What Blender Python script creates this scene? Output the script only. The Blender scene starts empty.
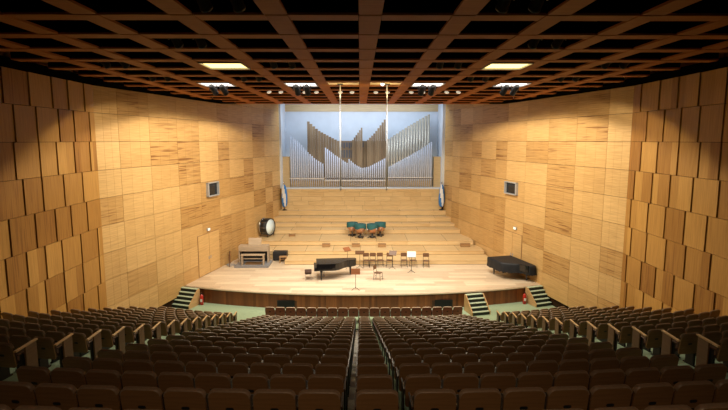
import bpy, bmesh, math, random
from mathutils import Matrix, Vector
random.seed(7)
PI = math.pi
scene = bpy.context.scene
COL = scene.collection
R = math.radians

# ------------------------------------------------------------------ materials
def nodes_of(name):
    m = bpy.data.materials.new(name)
    m.use_nodes = True
    nt = m.node_tree
    b = nt.nodes['Principled BSDF']
    return m, nt, b

def plain(name, col, rough=.5, metal=0, bump=0, var=.12, scale=30, spec=.5):
    m, nt, b = nodes_of(name)
    b.inputs['Roughness'].default_value = rough
    b.inputs['Metallic'].default_value = metal
    b.inputs['Specular IOR Level'].default_value = spec
    tc = nt.nodes.new('ShaderNodeTexCoord')
    no = nt.nodes.new('ShaderNodeTexNoise')
    no.inputs['Scale'].default_value = scale
    no.inputs['Detail'].default_value = 3
    nt.links.new(tc.outputs['Object'], no.inputs['Vector'])
    rp = nt.nodes.new('ShaderNodeValToRGB')
    rp.color_ramp.elements[0].position = .3
    rp.color_ramp.elements[1].position = .7
    rp.color_ramp.elements[0].color = (*[c * (1 - var) for c in col], 1)
    rp.color_ramp.elements[1].color = (*[min(1, c * (1 + var)) for c in col], 1)
    nt.links.new(no.outputs['Fac'], rp.inputs['Fac'])
    nt.links.new(rp.outputs['Color'], b.inputs['Base Color'])
    if bump:
        bp = nt.nodes.new('ShaderNodeBump')
        bp.inputs['Strength'].default_value = bump
        bp.inputs['Distance'].default_value = .01
        nt.links.new(no.outputs['Fac'], bp.inputs['Height'])
        nt.links.new(bp.outputs['Normal'], b.inputs['Normal'])
    return m

def wood(name, dark, mid, light, rough=.45, grain=(.9, 26), streak=.5, swap=False, spec=.5):
    """wood with grain along U; every board's own tone comes from the face attribute 'tone'"""
    m, nt, b = nodes_of(name)
    L = nt.links
    b.inputs['Roughness'].default_value = rough
    b.inputs['Specular IOR Level'].default_value = spec
    at = nt.nodes.new('ShaderNodeAttribute'); at.attribute_name = 'tone'
    uv = nt.nodes.new('ShaderNodeUVMap'); uv.uv_map = 'UVMap'
    mp = nt.nodes.new('ShaderNodeMapping')
    mp.inputs['Scale'].default_value = (grain[1], grain[0], 1) if swap else (grain[0], grain[1], 1)
    L.new(uv.outputs['UV'], mp.inputs['Vector'])
    n1 = nt.nodes.new('ShaderNodeTexNoise')
    n1.inputs['Scale'].default_value = 1; n1.inputs['Detail'].default_value = 5
    n1.inputs['Distortion'].default_value = .4
    L.new(mp.outputs['Vector'], n1.inputs['Vector'])
    mp2 = nt.nodes.new('ShaderNodeMapping')
    mp2.inputs['Scale'].default_value = (12, .4, 1) if swap else (.4, 12, 1)
    L.new(uv.outputs['UV'], mp2.inputs['Vector'])
    n2 = nt.nodes.new('ShaderNodeTexNoise')
    n2.inputs['Scale'].default_value = 1; n2.inputs['Detail'].default_value = 2
    n2.inputs['Distortion'].default_value = .8
    L.new(mp2.outputs['Vector'], n2.inputs['Vector'])
    base = nt.nodes.new('ShaderNodeValToRGB')
    cr = base.color_ramp
    cr.elements[0].position = 0; cr.elements[0].color = (*mid, 1)
    cr.elements[1].position = 1; cr.elements[1].color = (*light, 1)
    L.new(at.outputs['Fac'], base.inputs['Fac'])
    # fine grain
    g = nt.nodes.new('ShaderNodeValToRGB')
    g.color_ramp.elements[0].position = .35; g.color_ramp.elements[0].color = (.80, .77, .72, 1)
    g.color_ramp.elements[1].position = .62; g.color_ramp.elements[1].color = (1.0, 1.0, 1.0, 1)
    L.new(n1.outputs['Fac'], g.inputs['Fac'])
    mul = nt.nodes.new('ShaderNodeMixRGB'); mul.blend_type = 'MULTIPLY'; mul.inputs['Fac'].default_value = 1
    L.new(base.outputs['Color'], mul.inputs['Color1']); L.new(g.outputs['Color'], mul.inputs['Color2'])
    # heartwood streaks, stronger on boards with a low tone value
    st = nt.nodes.new('ShaderNodeValToRGB')
    st.color_ramp.elements[0].position = .545; st.color_ramp.elements[0].color = (0, 0, 0, 1)
    st.color_ramp.elements[1].position = .64; st.color_ramp.elements[1].color = (1, 1, 1, 1)
    L.new(n2.outputs['Fac'], st.inputs['Fac'])
    inv = nt.nodes.new('ShaderNodeMapRange')
    inv.inputs['From Min'].default_value = .12; inv.inputs['From Max'].default_value = .34
    inv.inputs['To Min'].default_value = 1; inv.inputs['To Max'].default_value = .12
    L.new(at.outputs['Fac'], inv.inputs['Value'])
    mm = nt.nodes.new('ShaderNodeMath'); mm.operation = 'MULTIPLY'
    L.new(st.outputs['Color'], mm.inputs[0]); L.new(inv.outputs['Result'], mm.inputs[1])
    m3 = nt.nodes.new('ShaderNodeMath'); m3.operation = 'MULTIPLY'; m3.inputs[1].default_value = streak
    L.new(mm.outputs[0], m3.inputs[0])
    mix = nt.nodes.new('ShaderNodeMixRGB')
    L.new(m3.outputs[0], mix.inputs['Fac']); L.new(mul.outputs['Color'], mix.inputs['Color1'])
    mix.inputs['Color2'].default_value = (*dark, 1)
    L.new(mix.outputs['Color'], b.inputs['Base Color'])
    return m

def emit(name, col, strength):
    m, nt, b = nodes_of(name)
    b.inputs['Base Color'].default_value = (*[min(1, c) for c in col], 1)
    b.inputs['Emission Color'].default_value = (*col, 1)
    b.inputs['Emission Strength'].default_value = strength
    return m

M = {}
M['shingle'] = wood('golden brown shingled boards', (.19, .07, .018), (.33, .152, .033), (.54, .295, .08), rough=.42, grain=(.9, 22), streak=.7, swap=True, spec=.15)
M['wall'] = wood('honey oak panelling', (.21, .085, .024), (.52, .305, .108), (.71, .465, .20), rough=.42, streak=.9, spec=.25)
M['joint'] = plain('panel joint shadow gap', (.03, .014, .006), .9, spec=.1)
M['stage'] = wood('pale stage boards', (.36, .24, .14), (.55, .41, .28), (.82, .69, .52), rough=.35, streak=.6)
M['tier'] = wood('pale riser oak', (.42, .24, .10), (.66, .46, .225), (.78, .58, .31), rough=.42, streak=.3)
M['front'] = wood('red brown stage front boards', (.045, .012, .004), (.14, .042, .012), (.32, .108, .03), rough=.4, grain=(1, 26), swap=True, streak=.6)
M['beam'] = wood('red brown ceiling planks', (.10, .03, .008), (.34, .108, .021), (.41, .142, .033), rough=.6, streak=.3, spec=.08)
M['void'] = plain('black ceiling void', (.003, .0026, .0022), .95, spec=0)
M['carpet'] = plain('sage green carpet', (.31, .41, .28), .95, bump=.4, scale=60, spec=.1)
M['steps'] = plain('pale green stair carpet', (.42, .50, .37), .95, bump=.4, scale=60, spec=.1)
M['nosing'] = plain('black stair riser', (.012, .016, .014), .7)
M['pale'] = plain('pale floor gleam', (.8, .78, .72), .5)  # gleam of lit floor between seat columns, put into the colour
M['shell'] = wood('dark walnut seat shell', (.065, .027, .009), (.19, .092, .033), (.25, .125, .046), rough=.55, grain=(2, 40), streak=.3)
M['shell_lit'] = wood('lit reddish seat shell', (.10, .03, .014), (.30, .105, .055), (.36, .13, .07), rough=.4, grain=(2, 40), streak=.3)  # front-row shell, brighter colour carries the light falling on that row
M['edge_lit'] = plain('lit tan seat edge', (.50, .36, .24), .4)  # front-row edging, its highlight put into a lighter tan
M['vinyl'] = plain('dark brown seat vinyl', (.05, .020, .011), .42, bump=.2)
M['edge'] = plain('brown seat edge highlight', (.25, .165, .105), .32)  # lighter brown carries the highlight along the seat tops
M['seatmetal'] = plain('blackened seat metal', (.018, .014, .012), .5, spec=.4)
M['lightwood'] = wood('light wood end panel', (.3, .16, .06), (.50, .31, .14), (.62, .40, .19), rough=.4)
M['black'] = plain('black lacquer', (.006, .006, .007), .09, var=.05)
M['blackmat'] = plain('matt black metal', (.010, .010, .011), .5)
M['cover'] = plain('midnight blue quilted cover', (.004, .006, .011), .62, bump=.3, scale=12)
M['ivory'] = plain('ivory keys', (.8, .76, .66), .3)
M['chrome'] = plain('chrome', (.6, .6, .62), .2, metal=1)
M['grey'] = plain('grey painted metal', (.42, .42, .43), .4)
M['seatgrey'] = plain('mid grey platform', (.22, .22, .23), .5)
M['white'] = plain('white paint', (.82, .82, .82), .5, var=.03)
M['paper'] = plain('white paper', (.88, .87, .84), .7, var=.03)
M['drumskin'] = plain('pale blue drumhead', (.78, .93, 1.0), .4, var=.03)
M['copper'] = plain('copper kettle', (.62, .33, .20), .32, metal=.8)
M['teal'] = plain('teal drum cover', (.014, .095, .10), .75, bump=.5, scale=14)
M['console'] = wood('pale grey brown veneer', (.24, .17, .11), (.40, .31, .22), (.50, .40, .29), rough=.45)
M['chairwood'] = wood('brown plywood', (.06, .025, .01), (.12, .055, .024), (.17, .085, .038), rough=.4)
M['redbrown'] = wood('red brown desk', (.10, .03, .01), (.26, .09, .035), (.34, .13, .05), rough=.4)
M['box'] = wood('brown wooden box', (.16, .08, .03), (.36, .20, .085), (.42, .25, .11), rough=.5)
M['pipe'] = plain('tin organ pipe', (.50, .54, .64), .45, metal=.1, var=.06, scale=6)
M['pipemouth'] = plain('organ pipe mouth', (.10, .11, .14), .5)
M['pipewood'] = wood('grey brown timber pipe', (.10, .06, .035), (.22, .155, .095), (.33, .25, .16), rough=.5, grain=(1, 26), swap=True)
M['pipetan'] = plain('zinc and tan organ pipe', (.40, .36, .29), .4, metal=.3, var=.08, scale=6)
M['nicheback'] = plain('pale plaster', (.62, .68, .76), .8, var=.04, scale=1.2)
M['nichetan'] = wood('tan organ chest', (.3, .18, .08), (.52, .38, .20), (.60, .45, .25))
M['red'] = plain('red extinguisher paint', (.50, .03, .02), .3)
M['flagblue'] = plain('blue flag cloth', (.05, .22, .62), .8)
M['flagwhite'] = plain('white flag cloth', (.8, .82, .86), .8)
M['glass'] = plain('dark booth glass', (.012, .016, .022), .08)
M['lens'] = emit('spotlight lens', (1, .93, .78), .4)
M['lit_warm'] = emit('warm ceiling panel', (1.0, .80, .30), 2.4)
M['lit_white'] = emit('white ceiling panel', (1.0, .93, .84), 3.0)
M['sign'] = emit('lit sign face', (.9, .95, .92), .45)

# ------------------------------------------------------------------ mesh builder
class MB:
    def __init__(s): s.v = []; s.f = []; s.t = []; s.m = []; s.sm = []; s.off = []
    def face(s, idx, tone=.5, mat=0, smooth=False, off=0):
        s.f.append(tuple(idx)); s.t.append(tone); s.m.append(mat); s.sm.append(smooth); s.off.append(off)
    def poly(s, pts, tone=.5, mat=0, off=0):
        i = len(s.v); s.v += [tuple(p) for p in pts]; s.face(range(i, i + len(pts)), tone, mat, False, off)
    def box(s, x0, x1, y0, y1, z0, z1, tone=.5, mat=0, T=None, off=0):
        P = [(x0,y0,z0),(x1,y0,z0),(x1,y1,z0),(x0,y1,z0),(x0,y0,z1),(x1,y0,z1),(x1,y1,z1),(x0,y1,z1)]
        if T is not None: P = [tuple(T @ Vector(p)) for p in P]
        i = len(s.v); s.v += P
        for q in ((0,3,2,1),(4,5,6,7),(0,1,5,4),(1,2,6,5),(2,3,7,6),(3,0,4,7)):
            s.face([i + k for k in q], tone, mat, False, off)
        return s
    def prism(s, pts, z0, z1, tone=.5, mat=0, T=None, smooth=False, top=1.0):
        n = len(pts); i = len(s.v)
        cx = sum(p[0] for p in pts) / n; cy = sum(p[1] for p in pts) / n
        A = [Vector((p[0], p[1], z0)) for p in pts] + [Vector((cx + (p[0]-cx)*top, cy + (p[1]-cy)*top, z1)) for p in pts]
        if T is not None: A = [T @ a for a in A]
        s.v += [tuple(a) for a in A]
        s.face(range(i + n - 1, i - 1, -1), tone, mat); s.face(range(i + n, i + 2 * n), tone, mat)
        for k in range(n):
            j = (k + 1) % n
            s.face((i + k, i + j, i + n + j, i + n + k), tone, mat, smooth)
        return s
    def lathe(s, prof, n=16, T=None, tone=.5, mat=0, smooth=True):
        i = len(s.v); m = len(prof)
        for r, z in prof:
            for k in range(n):
                a = 2 * PI * k / n; p = Vector((r * math.cos(a), r * math.sin(a), z))
                s.v.append(tuple(T @ p if T is not None else p))
        for j in range(m - 1):
            for k in range(n):
                l = (k + 1) % n
                s.face((i + j*n + k, i + j*n + l, i + (j+1)*n + l, i + (j+1)*n + k), tone, mat, smooth)
        s.face(range(i + n - 1, i - 1, -1), tone, mat); s.face(range(i + (m-1)*n, i + m*n), tone, mat)
        return s
    def tube(s, p, q, r, n=8, tone=.5, mat=0, r2=None):
        p = Vector(p); q = Vector(q); d = q - p
        T = Matrix.Translation(p) @ d.to_track_quat('Z', 'Y').to_matrix().to_4x4()
        return s.lathe([(r, 0), (r if r2 is None else r2, d.length)], n, T, tone, mat)
    def build(s, name, mats, parent=None, loc=None):
        me = bpy.data.meshes.new(name)
        me.from_pydata(s.v, [], s.f)
        if not isinstance(mats, (list, tuple)): mats = [mats]
        for m in mats: me.materials.append(m)
        me.polygons.foreach_set('material_index', s.m)
        me.polygons.foreach_set('use_smooth', s.sm)
        a = me.attributes.new('tone', 'FLOAT', 'FACE'); a.data.foreach_set('value', s.t)
        uv = me.uv_layers.new(name='UVMap')
        Z = Vector((0, 0, 1))
        for k, p in enumerate(me.polygons):
            n = p.normal; o = s.off[k]
            hor = abs(n.z) > .75
            if not hor: t = Z.cross(n); t.normalize()
            for li in p.loop_indices:
                c = me.vertices[me.loops[li].vertex_index].co
                uv.data[li].uv = ((c.x + o * 7.3, c.y + o * 3.1) if hor else (c.dot(t) + o * 7.3, c.z + o * 3.1))
        me.update()
        ob = bpy.data.objects.new(name, me); COL.objects.link(ob)
        if loc: ob.location = loc
        if parent is not None: ob.parent = parent
        return ob

def bevel(ob, w, seg=2):
    md = ob.modifiers.new('edge rounding', 'BEVEL'); md.width = w; md.segments = seg; md.limit_method = 'ANGLE'
    return ob
def tag(o, label, cat, group=None):
    o['label'] = label; o['category'] = cat
    if group: o['group'] = group
    return o
def struct(o): o['kind'] = 'structure'; return o
def thing(name, label, cat, loc=(0,0,0), rz=0, group=None):
    o = bpy.data.objects.new(name, None); COL.objects.link(o); o.empty_display_size = .1
    o.location = loc; o.rotation_euler = (0, 0, rz)
    return tag(o, label, cat, group)
def dup(root, loc=None, rz=None, label=None, group=None):
    r = root.copy(); COL.objects.link(r)
    if loc: r.location = loc
    if rz is not None: r.rotation_euler = (0, 0, rz)
    if label: r['label'] = label
    if group: r['group'] = group
    for ch in list(root.children):
        c = ch.copy(); COL.objects.link(c); c.parent = r
        for g in list(ch.children):
            d = g.copy(); COL.objects.link(d); d.parent = c
    return r
def rrect(w, h, r, n=4, rb=None):
    """rounded rectangle outline, centred in x, from 0 to h in y; r the upper radius, rb the lower one"""
    rb = r if rb is None else rb
    pts = []
    for cx, cy, a0, q in ((w/2 - rb, rb, -90, rb), (w/2 - r, h - r, 0, r), (-w/2 + r, h - r, 90, r), (-w/2 + rb, rb, 180, rb)):
        for k in range(n + 1):
            a = R(a0 + 90 * k / n); pts.append((cx + q * math.cos(a), cy + q * math.sin(a)))
    return pts
def M3(rx=0, ry=0, rz=0, loc=(0,0,0)):
    from mathutils import Euler
    return Matrix.Translation(loc) @ Euler((rx, ry, rz)).to_matrix().to_4x4()
ORD = ['', 'first','second','third','fourth','fifth','sixth','seventh','eighth','ninth','tenth','eleventh','twelfth','thirteenth','fourteenth','fifteenth','sixteenth','seventeenth','eighteenth','nineteenth','twentieth']

# ------------------------------------------------------------------ dimensions (metres; y runs towards the stage, z = 0 is the flat floor before it)
CAMX, CAMZ = -.2, 9.5
CEIL = 11.86
STZ = .93
YS, YE = 22.6, 44.2                     # the flat part of the side walls
SLOPE = 4.75 / 21.6
def half(y): return 12.0 if y < YS else 12.0 - (y - YS) * SLOPE
def stage_front(x): return 27.15 + 1.75 * (abs(x) / 10.5) ** 2.2

# ------------------------------------------------------------------ side walls
def wall(side):
    mb = MB(); rnd = random.Random(11 if side < 0 else 23)
    s = side
    T0 = 14.2
    # backing, thick, a little behind the panels
    for (ya, yb) in ((-4.2, YS), (YS, YE + .4)):
        xa, xb = half(ya) + .10, half(yb) + .10
        P = [(s*xa, ya), (s*xb, yb), (s*(xb+.3), yb), (s*(xa+.3), ya)]
        if s > 0: P = P
        else: P = P[::-1]
        mb.prism(P, -.6, T0, .3, 1)
    rows = [11.98 + 1.28 - 1.28 * k for k in range(11)]
    ang = math.atan(SLOPE)
    # shingled boards: each stands proud at its near edge
    for ri in range(10):
        z1, z0 = rows[ri], rows[ri + 1]
        y = -4 + (.62 if ri % 2 else 0) + rnd.uniform(-.1, .1)
        while y < YS - .3:
            w = rnd.choice((1.05, 1.2, 1.2, 1.35))
            if y + w > YS - .25: w = YS - y
            tn = rnd.uniform(.2, 1) if rnd.random() > .16 else rnd.uniform(.05, .2)
            o = rnd.random() * 9
            # board as a thin wedge-set box; local frame: along y
            prou = .06
            x_n, x_f = 12.0 - prou, 12.0 - .02
            g = .012
            th = .075
            P = [(s*x_n, y + g), (s*x_f, y + w - g), (s*(x_f + th), y + w - g), (s*(x_n + th), y + g)]
            if s < 0: P = P[::-1]
            i0 = len(mb.f)
            mb.prism(P, z0 + g, z1 - g * .3, tn, 2)
            if rnd.random() < .5:     # a board of two veneers
                cut = y + w * rnd.uniform(.3, .7)
                fx = lambda yy: x_n + (x_f - x_n) * (yy - y) / w - .003
                q = [(s*fx(y+g), y+g, z0+g), (s*fx(cut), cut, z0+g), (s*fx(cut), cut, z1-g*.3), (s*fx(y+g), y+g, z1-g*.3)]
                if s > 0: q = q[::-1]
                mb.poly(q, max(.05, min(1, tn + rnd.choice((-.6, .6)))), 2, rnd.random()*9)
            for k in range(i0, len(mb.f)): mb.off[k] = o
            y += w
    # flat panelling in wide columns, each panel of three sheets
    L = math.hypot(1, SLOPE)
    colw = [1.5, 2.3, 2.45, 2.3, 2.3, 1.5, 2.2, 1.6, 2.2, 1.5, 2.0]
    y = YS
    ci = 0
    while y < YE - .02:
        w = min(colw[ci % len(colw)], YE - y); ci += 1
        for ri in range(10):
            z1, z0 = rows[ri], rows[ri + 1]
            if z1 < .9: continue
            tn = rnd.uniform(.4, 1.0) if rnd.random() > .30 else rnd.uniform(.08, .33)
            o = rnd.random() * 9
            for k in range(3):
                ya, yb = y + w * k / 3 + (.010 if k == 0 else .004), y + w * (k + 1) / 3 - (.010 if k == 2 else .004)
                xa, xb = half(ya), half(yb)
                P = [(s*xa, ya), (s*xb, yb), (s*(xb+.09), yb), (s*(xa+.09), ya)]
                if s < 0: P = P[::-1]
                i0 = len(mb.f)
                mb.prism(P, z0 + .009, z1 - .009, max(0, min(1, tn + rnd.uniform(-.07, .07))))
                for q in range(i0, len(mb.f)): mb.off[q] = o
        y += w
    return struct(mb.build('wall_left' if s < 0 else 'wall_right', [M['wall'], M['joint'], M['shingle']]))
wall(-1); wall(1)

mb = MB(); mb.box(-12.4, 12.4, -4.5, -4.2, -.6, 14.2, .5)
struct(mb.build('wall_rear', M['wall']))

# ------------------------------------------------------------------ organ wall with its niche
NX0, NX1 = -7.1, 7.02
NB, NT = 5.30, 12.75
mb = MB(); rnd = random.Random(3)
mb.box(-8.2, 8.2, 44.42, 44.6, 2.0, NB - .06, .3, 1)
y0 = 44.2
# the panelled dado under the organ
zs = [3.33, 3.72, 4.12, 4.52, 4.92, 5.24]
for r in range(5):
    x = NX0 - .1 + (rnd.uniform(.2, 1.2) if r % 2 else 0); xs = [NX0 - .1]
    while x < NX1 + .1:
        if x - xs[-1] > .3: xs.append(x)
        x += rnd.choice((1.1, 1.4, 1.8))
    xs.append(NX1 + .1)
    for a, b in zip(xs, xs[1:]):
        i0 = len(mb.f); o = rnd.random() * 9
        mb.box(a + .006, b - .006, y0, y0 + .24, zs[r] + .006, zs[r+1] - .006, rnd.uniform(.3, .9))
        for k in range(i0, len(mb.f)): mb.off[k] = o
# side cheeks and lintel
mb.box(-8.2, NX0 - .28, y0, y0 + .3, 2, 14.2, .4); mb.box(NX1 + .28, 8.2, y0, y0 + .3, 2, 14.2, .4)
mb.box(NX0 - .28, NX1 + .28, y0 + .02, y0 + .3, NT, 14.2, .4)
struct(mb.build('wall_back', [M['tier'], M['joint']]))
# the niche: plaster box
mb = MB()
mb.box(NX0 - .3, NX1 + .3, 47.0, 47.2, 2, 14.2)
mb.box(NX0 - .28, NX0, y0 - .03, 47.0, NB - .06, NT + .1); mb.box(NX1, NX1 + .28, y0 - .03, 47.0, NB - .06, NT + .1)
mb.box(NX0, NX1, y0 + .05, 47.0, NT, NT + .12)
mb.box(NX0, NX1, y0 - .05, 47.0, NB - .12, NB)
# tan band below the lintel, tan side blocks beside the pipes
mb.box(NX0, NX1, 46.9, 47.0, 12.1, NT, .8, 1)
mb.box(NX0, NX0 + .62, 44.75, 45.6, NB, 8.02, .7, 1); mb.box(NX1 - .62, NX1, 44.75, 45.6, NB, 8.02, .7, 1)
struct(mb.build('wall_niche', [M['nicheback'], M['nichetan']]))

# ------------------------------------------------------------------ ceiling
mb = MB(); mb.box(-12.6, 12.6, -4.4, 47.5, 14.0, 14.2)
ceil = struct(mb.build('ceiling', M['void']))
BW, MOD, CW = .44, 1.8, .44
rnd = random.Random(5)
cross = [8.16 + MOD * k - MOD * 7 for k in range(22)]
cross = [c for c in cross if c < 33.7]
for i in range(-6, 7):
    mb = MB(); x = i * MOD
    for a, b in zip([cross[0] - 1.8] + cross, cross + [cross[-1] + .34]):
        if b - a < .2: continue
        yb = b - .08
        if half(yb) - 1.15 < abs(x) + BW / 2: continue
        mb.box(x - BW/2, x + BW/2, a + .0, yb, CEIL, CEIL + .05, rnd.uniform(.2, 1), 0, None, rnd.random() * 9)
        # the inner web that carries the plank
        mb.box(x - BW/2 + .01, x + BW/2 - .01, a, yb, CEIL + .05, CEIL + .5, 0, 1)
    if mb.v: mb.build('beam', [M['beam'], M['void']], ceil)
for c in cross:
    mb = MB()
    for i in range(-7, 7):
        a, b = i * MOD + BW/2 + .012, (i + 1) * MOD - BW/2 - .012
        h = half(c + .3) - 1.25
        a, b = max(a, -h), min(b, h)
        if b - a < .1: continue
        mb.box(a, b, c, c + CW, CEIL + .01, CEIL + .06, rnd.uniform(.2, 1), 0, None, rnd.random() * 9)
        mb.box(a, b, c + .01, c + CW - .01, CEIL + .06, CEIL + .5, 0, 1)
    mb.build('cross_beam', [M['beam'], M['void']], ceil)

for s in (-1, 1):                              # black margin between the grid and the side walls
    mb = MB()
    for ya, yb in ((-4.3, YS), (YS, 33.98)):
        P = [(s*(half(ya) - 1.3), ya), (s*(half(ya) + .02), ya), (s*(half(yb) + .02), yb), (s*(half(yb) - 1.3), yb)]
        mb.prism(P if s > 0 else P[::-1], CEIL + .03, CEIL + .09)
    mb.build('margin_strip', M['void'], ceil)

# ------------------------------------------------------------------ stage and tiers
mb = MB(); rnd = random.Random(9)
N = 42
xs = [-10.5 + 21 * k / N for k in range(N + 1)]
top = []
# boards run across the stage
ys = [27.1 + .42 * k for k in range(17)]
for j, ya in enumerate(ys[:-1]):
    yb = ys[j + 1]
    x = -11 + rnd.uniform(0, 2.2); cut = [-10.9]
    while x < 10.9:
        if x - cut[-1] > .5: cut.append(x)
        x += rnd.choice((1.8, 2.4, 3.0))
    cut.append(10.9)
    for a, b in zip(cut, cut[1:]):
        tn = rnd.uniform(.25, 1); o = rnd.random() * 9
        n = max(1, int((b - a) / .35))
        for k in range(n):
            xa, xb = a + (b - a) * k / n, a + (b - a) * (k + 1) / n
            fa, fb = stage_front(xa), stage_front(xb)
            if fa >= yb and fb >= yb: continue
            P = [(xa, max(ya, min(fa, yb))), (xb, max(ya, min(fb, yb))), (xb, yb - .004), (xa, yb - .004)]
            h = [max(-half(p[1]) - .05, min(half(p[1]) + .05, p[0])) for p in P]
            P = [(h[q], P[q][1], STZ) for q in range(4)]
            if (Vector(P[1]) - Vector(P[0])).length < 1e-3: continue
            mb.poly(P, tn, 0, o)
mb.box(-9.3, 9.3, 33.8, 35.7, STZ - .05, STZ - .001, .5)
stage = struct(mb.build('stage_floor', M['stage']))
mb = MB()
fx = [-10.55 + .1507 * k for k in range(141)]
for a, b in zip(fx, fx[1:]):
    ya, yb = stage_front(a), stage_front(b)
    tn = rnd.uniform(.1, 1); o = rnd.random() * 9
    # rounded lip of the floor, then the vertical boards
    for (d0, z0, d1, z1, mt) in ((-.03, STZ, -.05, STZ - .05, 1), (-.05, STZ - .05, -.02, STZ - .09, 1), (.05, STZ - .09, .05, 0.0, 0)):
        mb.poly([(b, yb + d0, z0), (a, ya + d0, z0), (a, ya + d1, z1), (b, yb + d1, z1)][::-1], tn if mt == 0 else .6, mt, o)
    mb.poly([(a, ya - .03, STZ), (b, yb - .03, STZ), (b, yb + .02, STZ), (a, ya + .02, STZ)], .6, 1, 0)
    mb.poly([(b, yb - .02, STZ - .09), (b, yb + .05, STZ - .09), (a, ya + .05, STZ - .09), (a, ya - .02, STZ - .09)], .3, 0, 0)
mb.build('stage_front', [M['front'], M['stage']], stage)
# two black grilles set in the stage front
for x0, x1 in ((-4.9, -3.75), (3.85, 5.05)):
    mb = MB()
    yy = stage_front((x0 + x1) / 2)
    mb.box(x0, x1, yy + .0, yy + .05, .04, .50)
    for k in range(6): mb.box(x0 + .03, x1 - .03, yy - .025, yy + .0, .08 + k * .07, .10 + k * .07)
    g = mb.build('grille', M['blackmat'], stage)
    g['label'] = 'black louvred grille in the stage front'

TIER = [(33.86, 1.23, 8.95), (35.65, 1.49, 8.85), (37.64, 1.84, 8.5), (40.44, 2.20, 8.05), (41.71, 2.49, 7.9), (42.55, 2.89, 7.72), (43.65, 3.33, 7.42)]
rnd = random.Random(31)
for k, (y, z, hx) in enumerate(TIER):
    mb = MB()
    yn = TIER[k + 1][0] if k < 6 else 44.25
    zb = TIER[k - 1][1] if k else STZ
    x0 = -hx if k else -5.42      # the lowest ends short of the organ console
    x1 = hx
    cuts = [x0]; x = x0 + rnd.uniform(1.2, 2.4)
    while x < x1 - .6: cuts.append(x); x += rnd.choice((2.0, 2.4, 3.0))
    cuts.append(x1)
    for a, b in zip(cuts, cuts[1:]):
        o = rnd.random() * 9; tn = rnd.uniform(.3, 1)
        mb.box(a + .004, b - .004, y, y + .03, zb - .02, z - .035, tn, 0, None, o)
        mb.box(a + .003, b - .003, y - .03, yn - .012, z - .035, z, tn * .9, 0, None, o + 2)
        mb.box(a + .004, b - .004, y - .006, y, zb, zb + .022, .1, 1)
        if k: mb.box(a - .008, a + .008, y - .031, yn - .02, z - .03, z + .0015, .1, 1)
    mb.box(x0 + .02, x1 - .02, y + .03, yn, zb - .3 if k > 1 else STZ + .001, z - .036, .4)
    struct(mb.build('stage_tier', [M['tier'], M['joint']]))

# ------------------------------------------------------------------ audience floor: carpeted terraces
def plane_top(D): return CAMZ - (1.14 + .316 * D)       # height of the seat tops along the central block
ROW0, PITCH, NROW = 24.0, 1.08, 20
SH = .86
def floor_z(D): return plane_top(D) - SH
mb = MB()
rowsD = [ROW0 - PITCH * i for i in range(26)]
def sag(x): return x * x / 84
XA = [-6.9 + 13.8 * k / 24 for k in range(25)]
GAPS = ((-.43, -.27), (.27, .43))
def strip(ya, yb, z, zlow, xs, f=sag, mt=0):
    for a, b in zip(xs, xs[1:]):
        mb.poly([(a, ya + f(a), z), (b, ya + f(b), z), (b, yb + f(b), z), (a, yb + f(a), z)], .5, mt)
        mb.poly([(a, yb + f(a), z), (b, yb + f(b), z), (b, yb + f(b), zlow), (a, yb + f(a), zlow)], .5, mt)
for i, D in enumerate(rowsD):
    z = floor_z(D); zl = floor_z(D + PITCH) if i else -.5
    strip(D - PITCH + .36, D + .36, z, zl, XA)
    if D < -2.4: break
    for a, b in GAPS:
        f = sag
        za = z + .006
        mb.poly([(a, D - PITCH + .36, za), (b, D - PITCH + .36, za), (b, D + .36, za), (a, D + .36, za)], .5, 1)
        mb.poly([(a, D + .366, za), (b, D + .366, za), (b, D + .366, zl), (a, D + .366, zl)], .5, 1)
# flat floor in front of the stage
mb.poly([(-12.3, 24.36, 0), (12.3, 24.36, 0), (12.3, 29.6, 0), (-12.3, 29.6, 0)])
mb.poly([(-12.3, 24.36, 0), (12.3, 24.36, 0), (12.3, 24.36, -.6), (-12.3, 24.36, -.6)])

# side blocks
SIDE = {-1: dict(x=-6.65, D=[24.9, 23.65, 22.4, 21.2, 20.0, 18.8, 17.6, 16.4, 15.2, 14.0, 12.8, 11.6, 10.4, 9.2, 8.0, 6.8, 5.6], lab='left'),
         1: dict(x=6.95, D=[24.8, 23.5, 22.2, 20.95, 19.7, 18.45, 17.2, 15.95, 14.7, 13.4, 12.15, 10.9, 9.7, 8.5, 7.3, 6.1], lab='right')}
SP = .54
def side_top(D): return CAMZ - (.90 + .317 * D)
def side_curve(s, D, n):
    """seat positions and headings along a side row, from the aisle outwards"""
    x, y = SIDE[s]['x'] + s * .33, D
    out = []
    for k in range(n):
        phi = R(9 + 1.9 * k)
        out.append((x, y, phi))
        x += s * SP * math.cos(phi); y += SP * math.sin(phi)
    return out
for s in (-1, 1):
    S = SIDE[s]['D']
    for i, D in enumerate(S):
        z = side_top(D) - SH
        c = side_curve(s, D, 12)
        pts = [(SIDE[s]['x'] - s * .02, D - .05)] + [(p[0], p[1]) for p in c]
        zl = side_top(S[i-1]) - SH if i else -.5
        pitch = 1.22
        for a, b in zip(pts, pts[1:]):
            A0 = (a[0], a[1] + .40, z); B0 = (b[0], b[1] + .40, z)
            A1 = (a[0], a[1] + .40 - pitch - .04, z); B1 = (b[0], b[1] + .40 - pitch - .04, z)
            mb.poly([A1, B1, B0, A0] if s > 0 else [A0, B0, B1, A1])
            mb.poly([A0, B0, (*B0[:2], zl), (*A0[:2], zl)])
        # upstand towards the aisle
        xx = SIDE[s]['x'] - s * .02
        mb.poly([(xx, D - .05 + .40, z), (xx, D - .05 + .40 - pitch, z), (xx, D - .05 + .40 - pitch, z - .9), (xx, D - .05 + .40, z - .9)])
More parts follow.
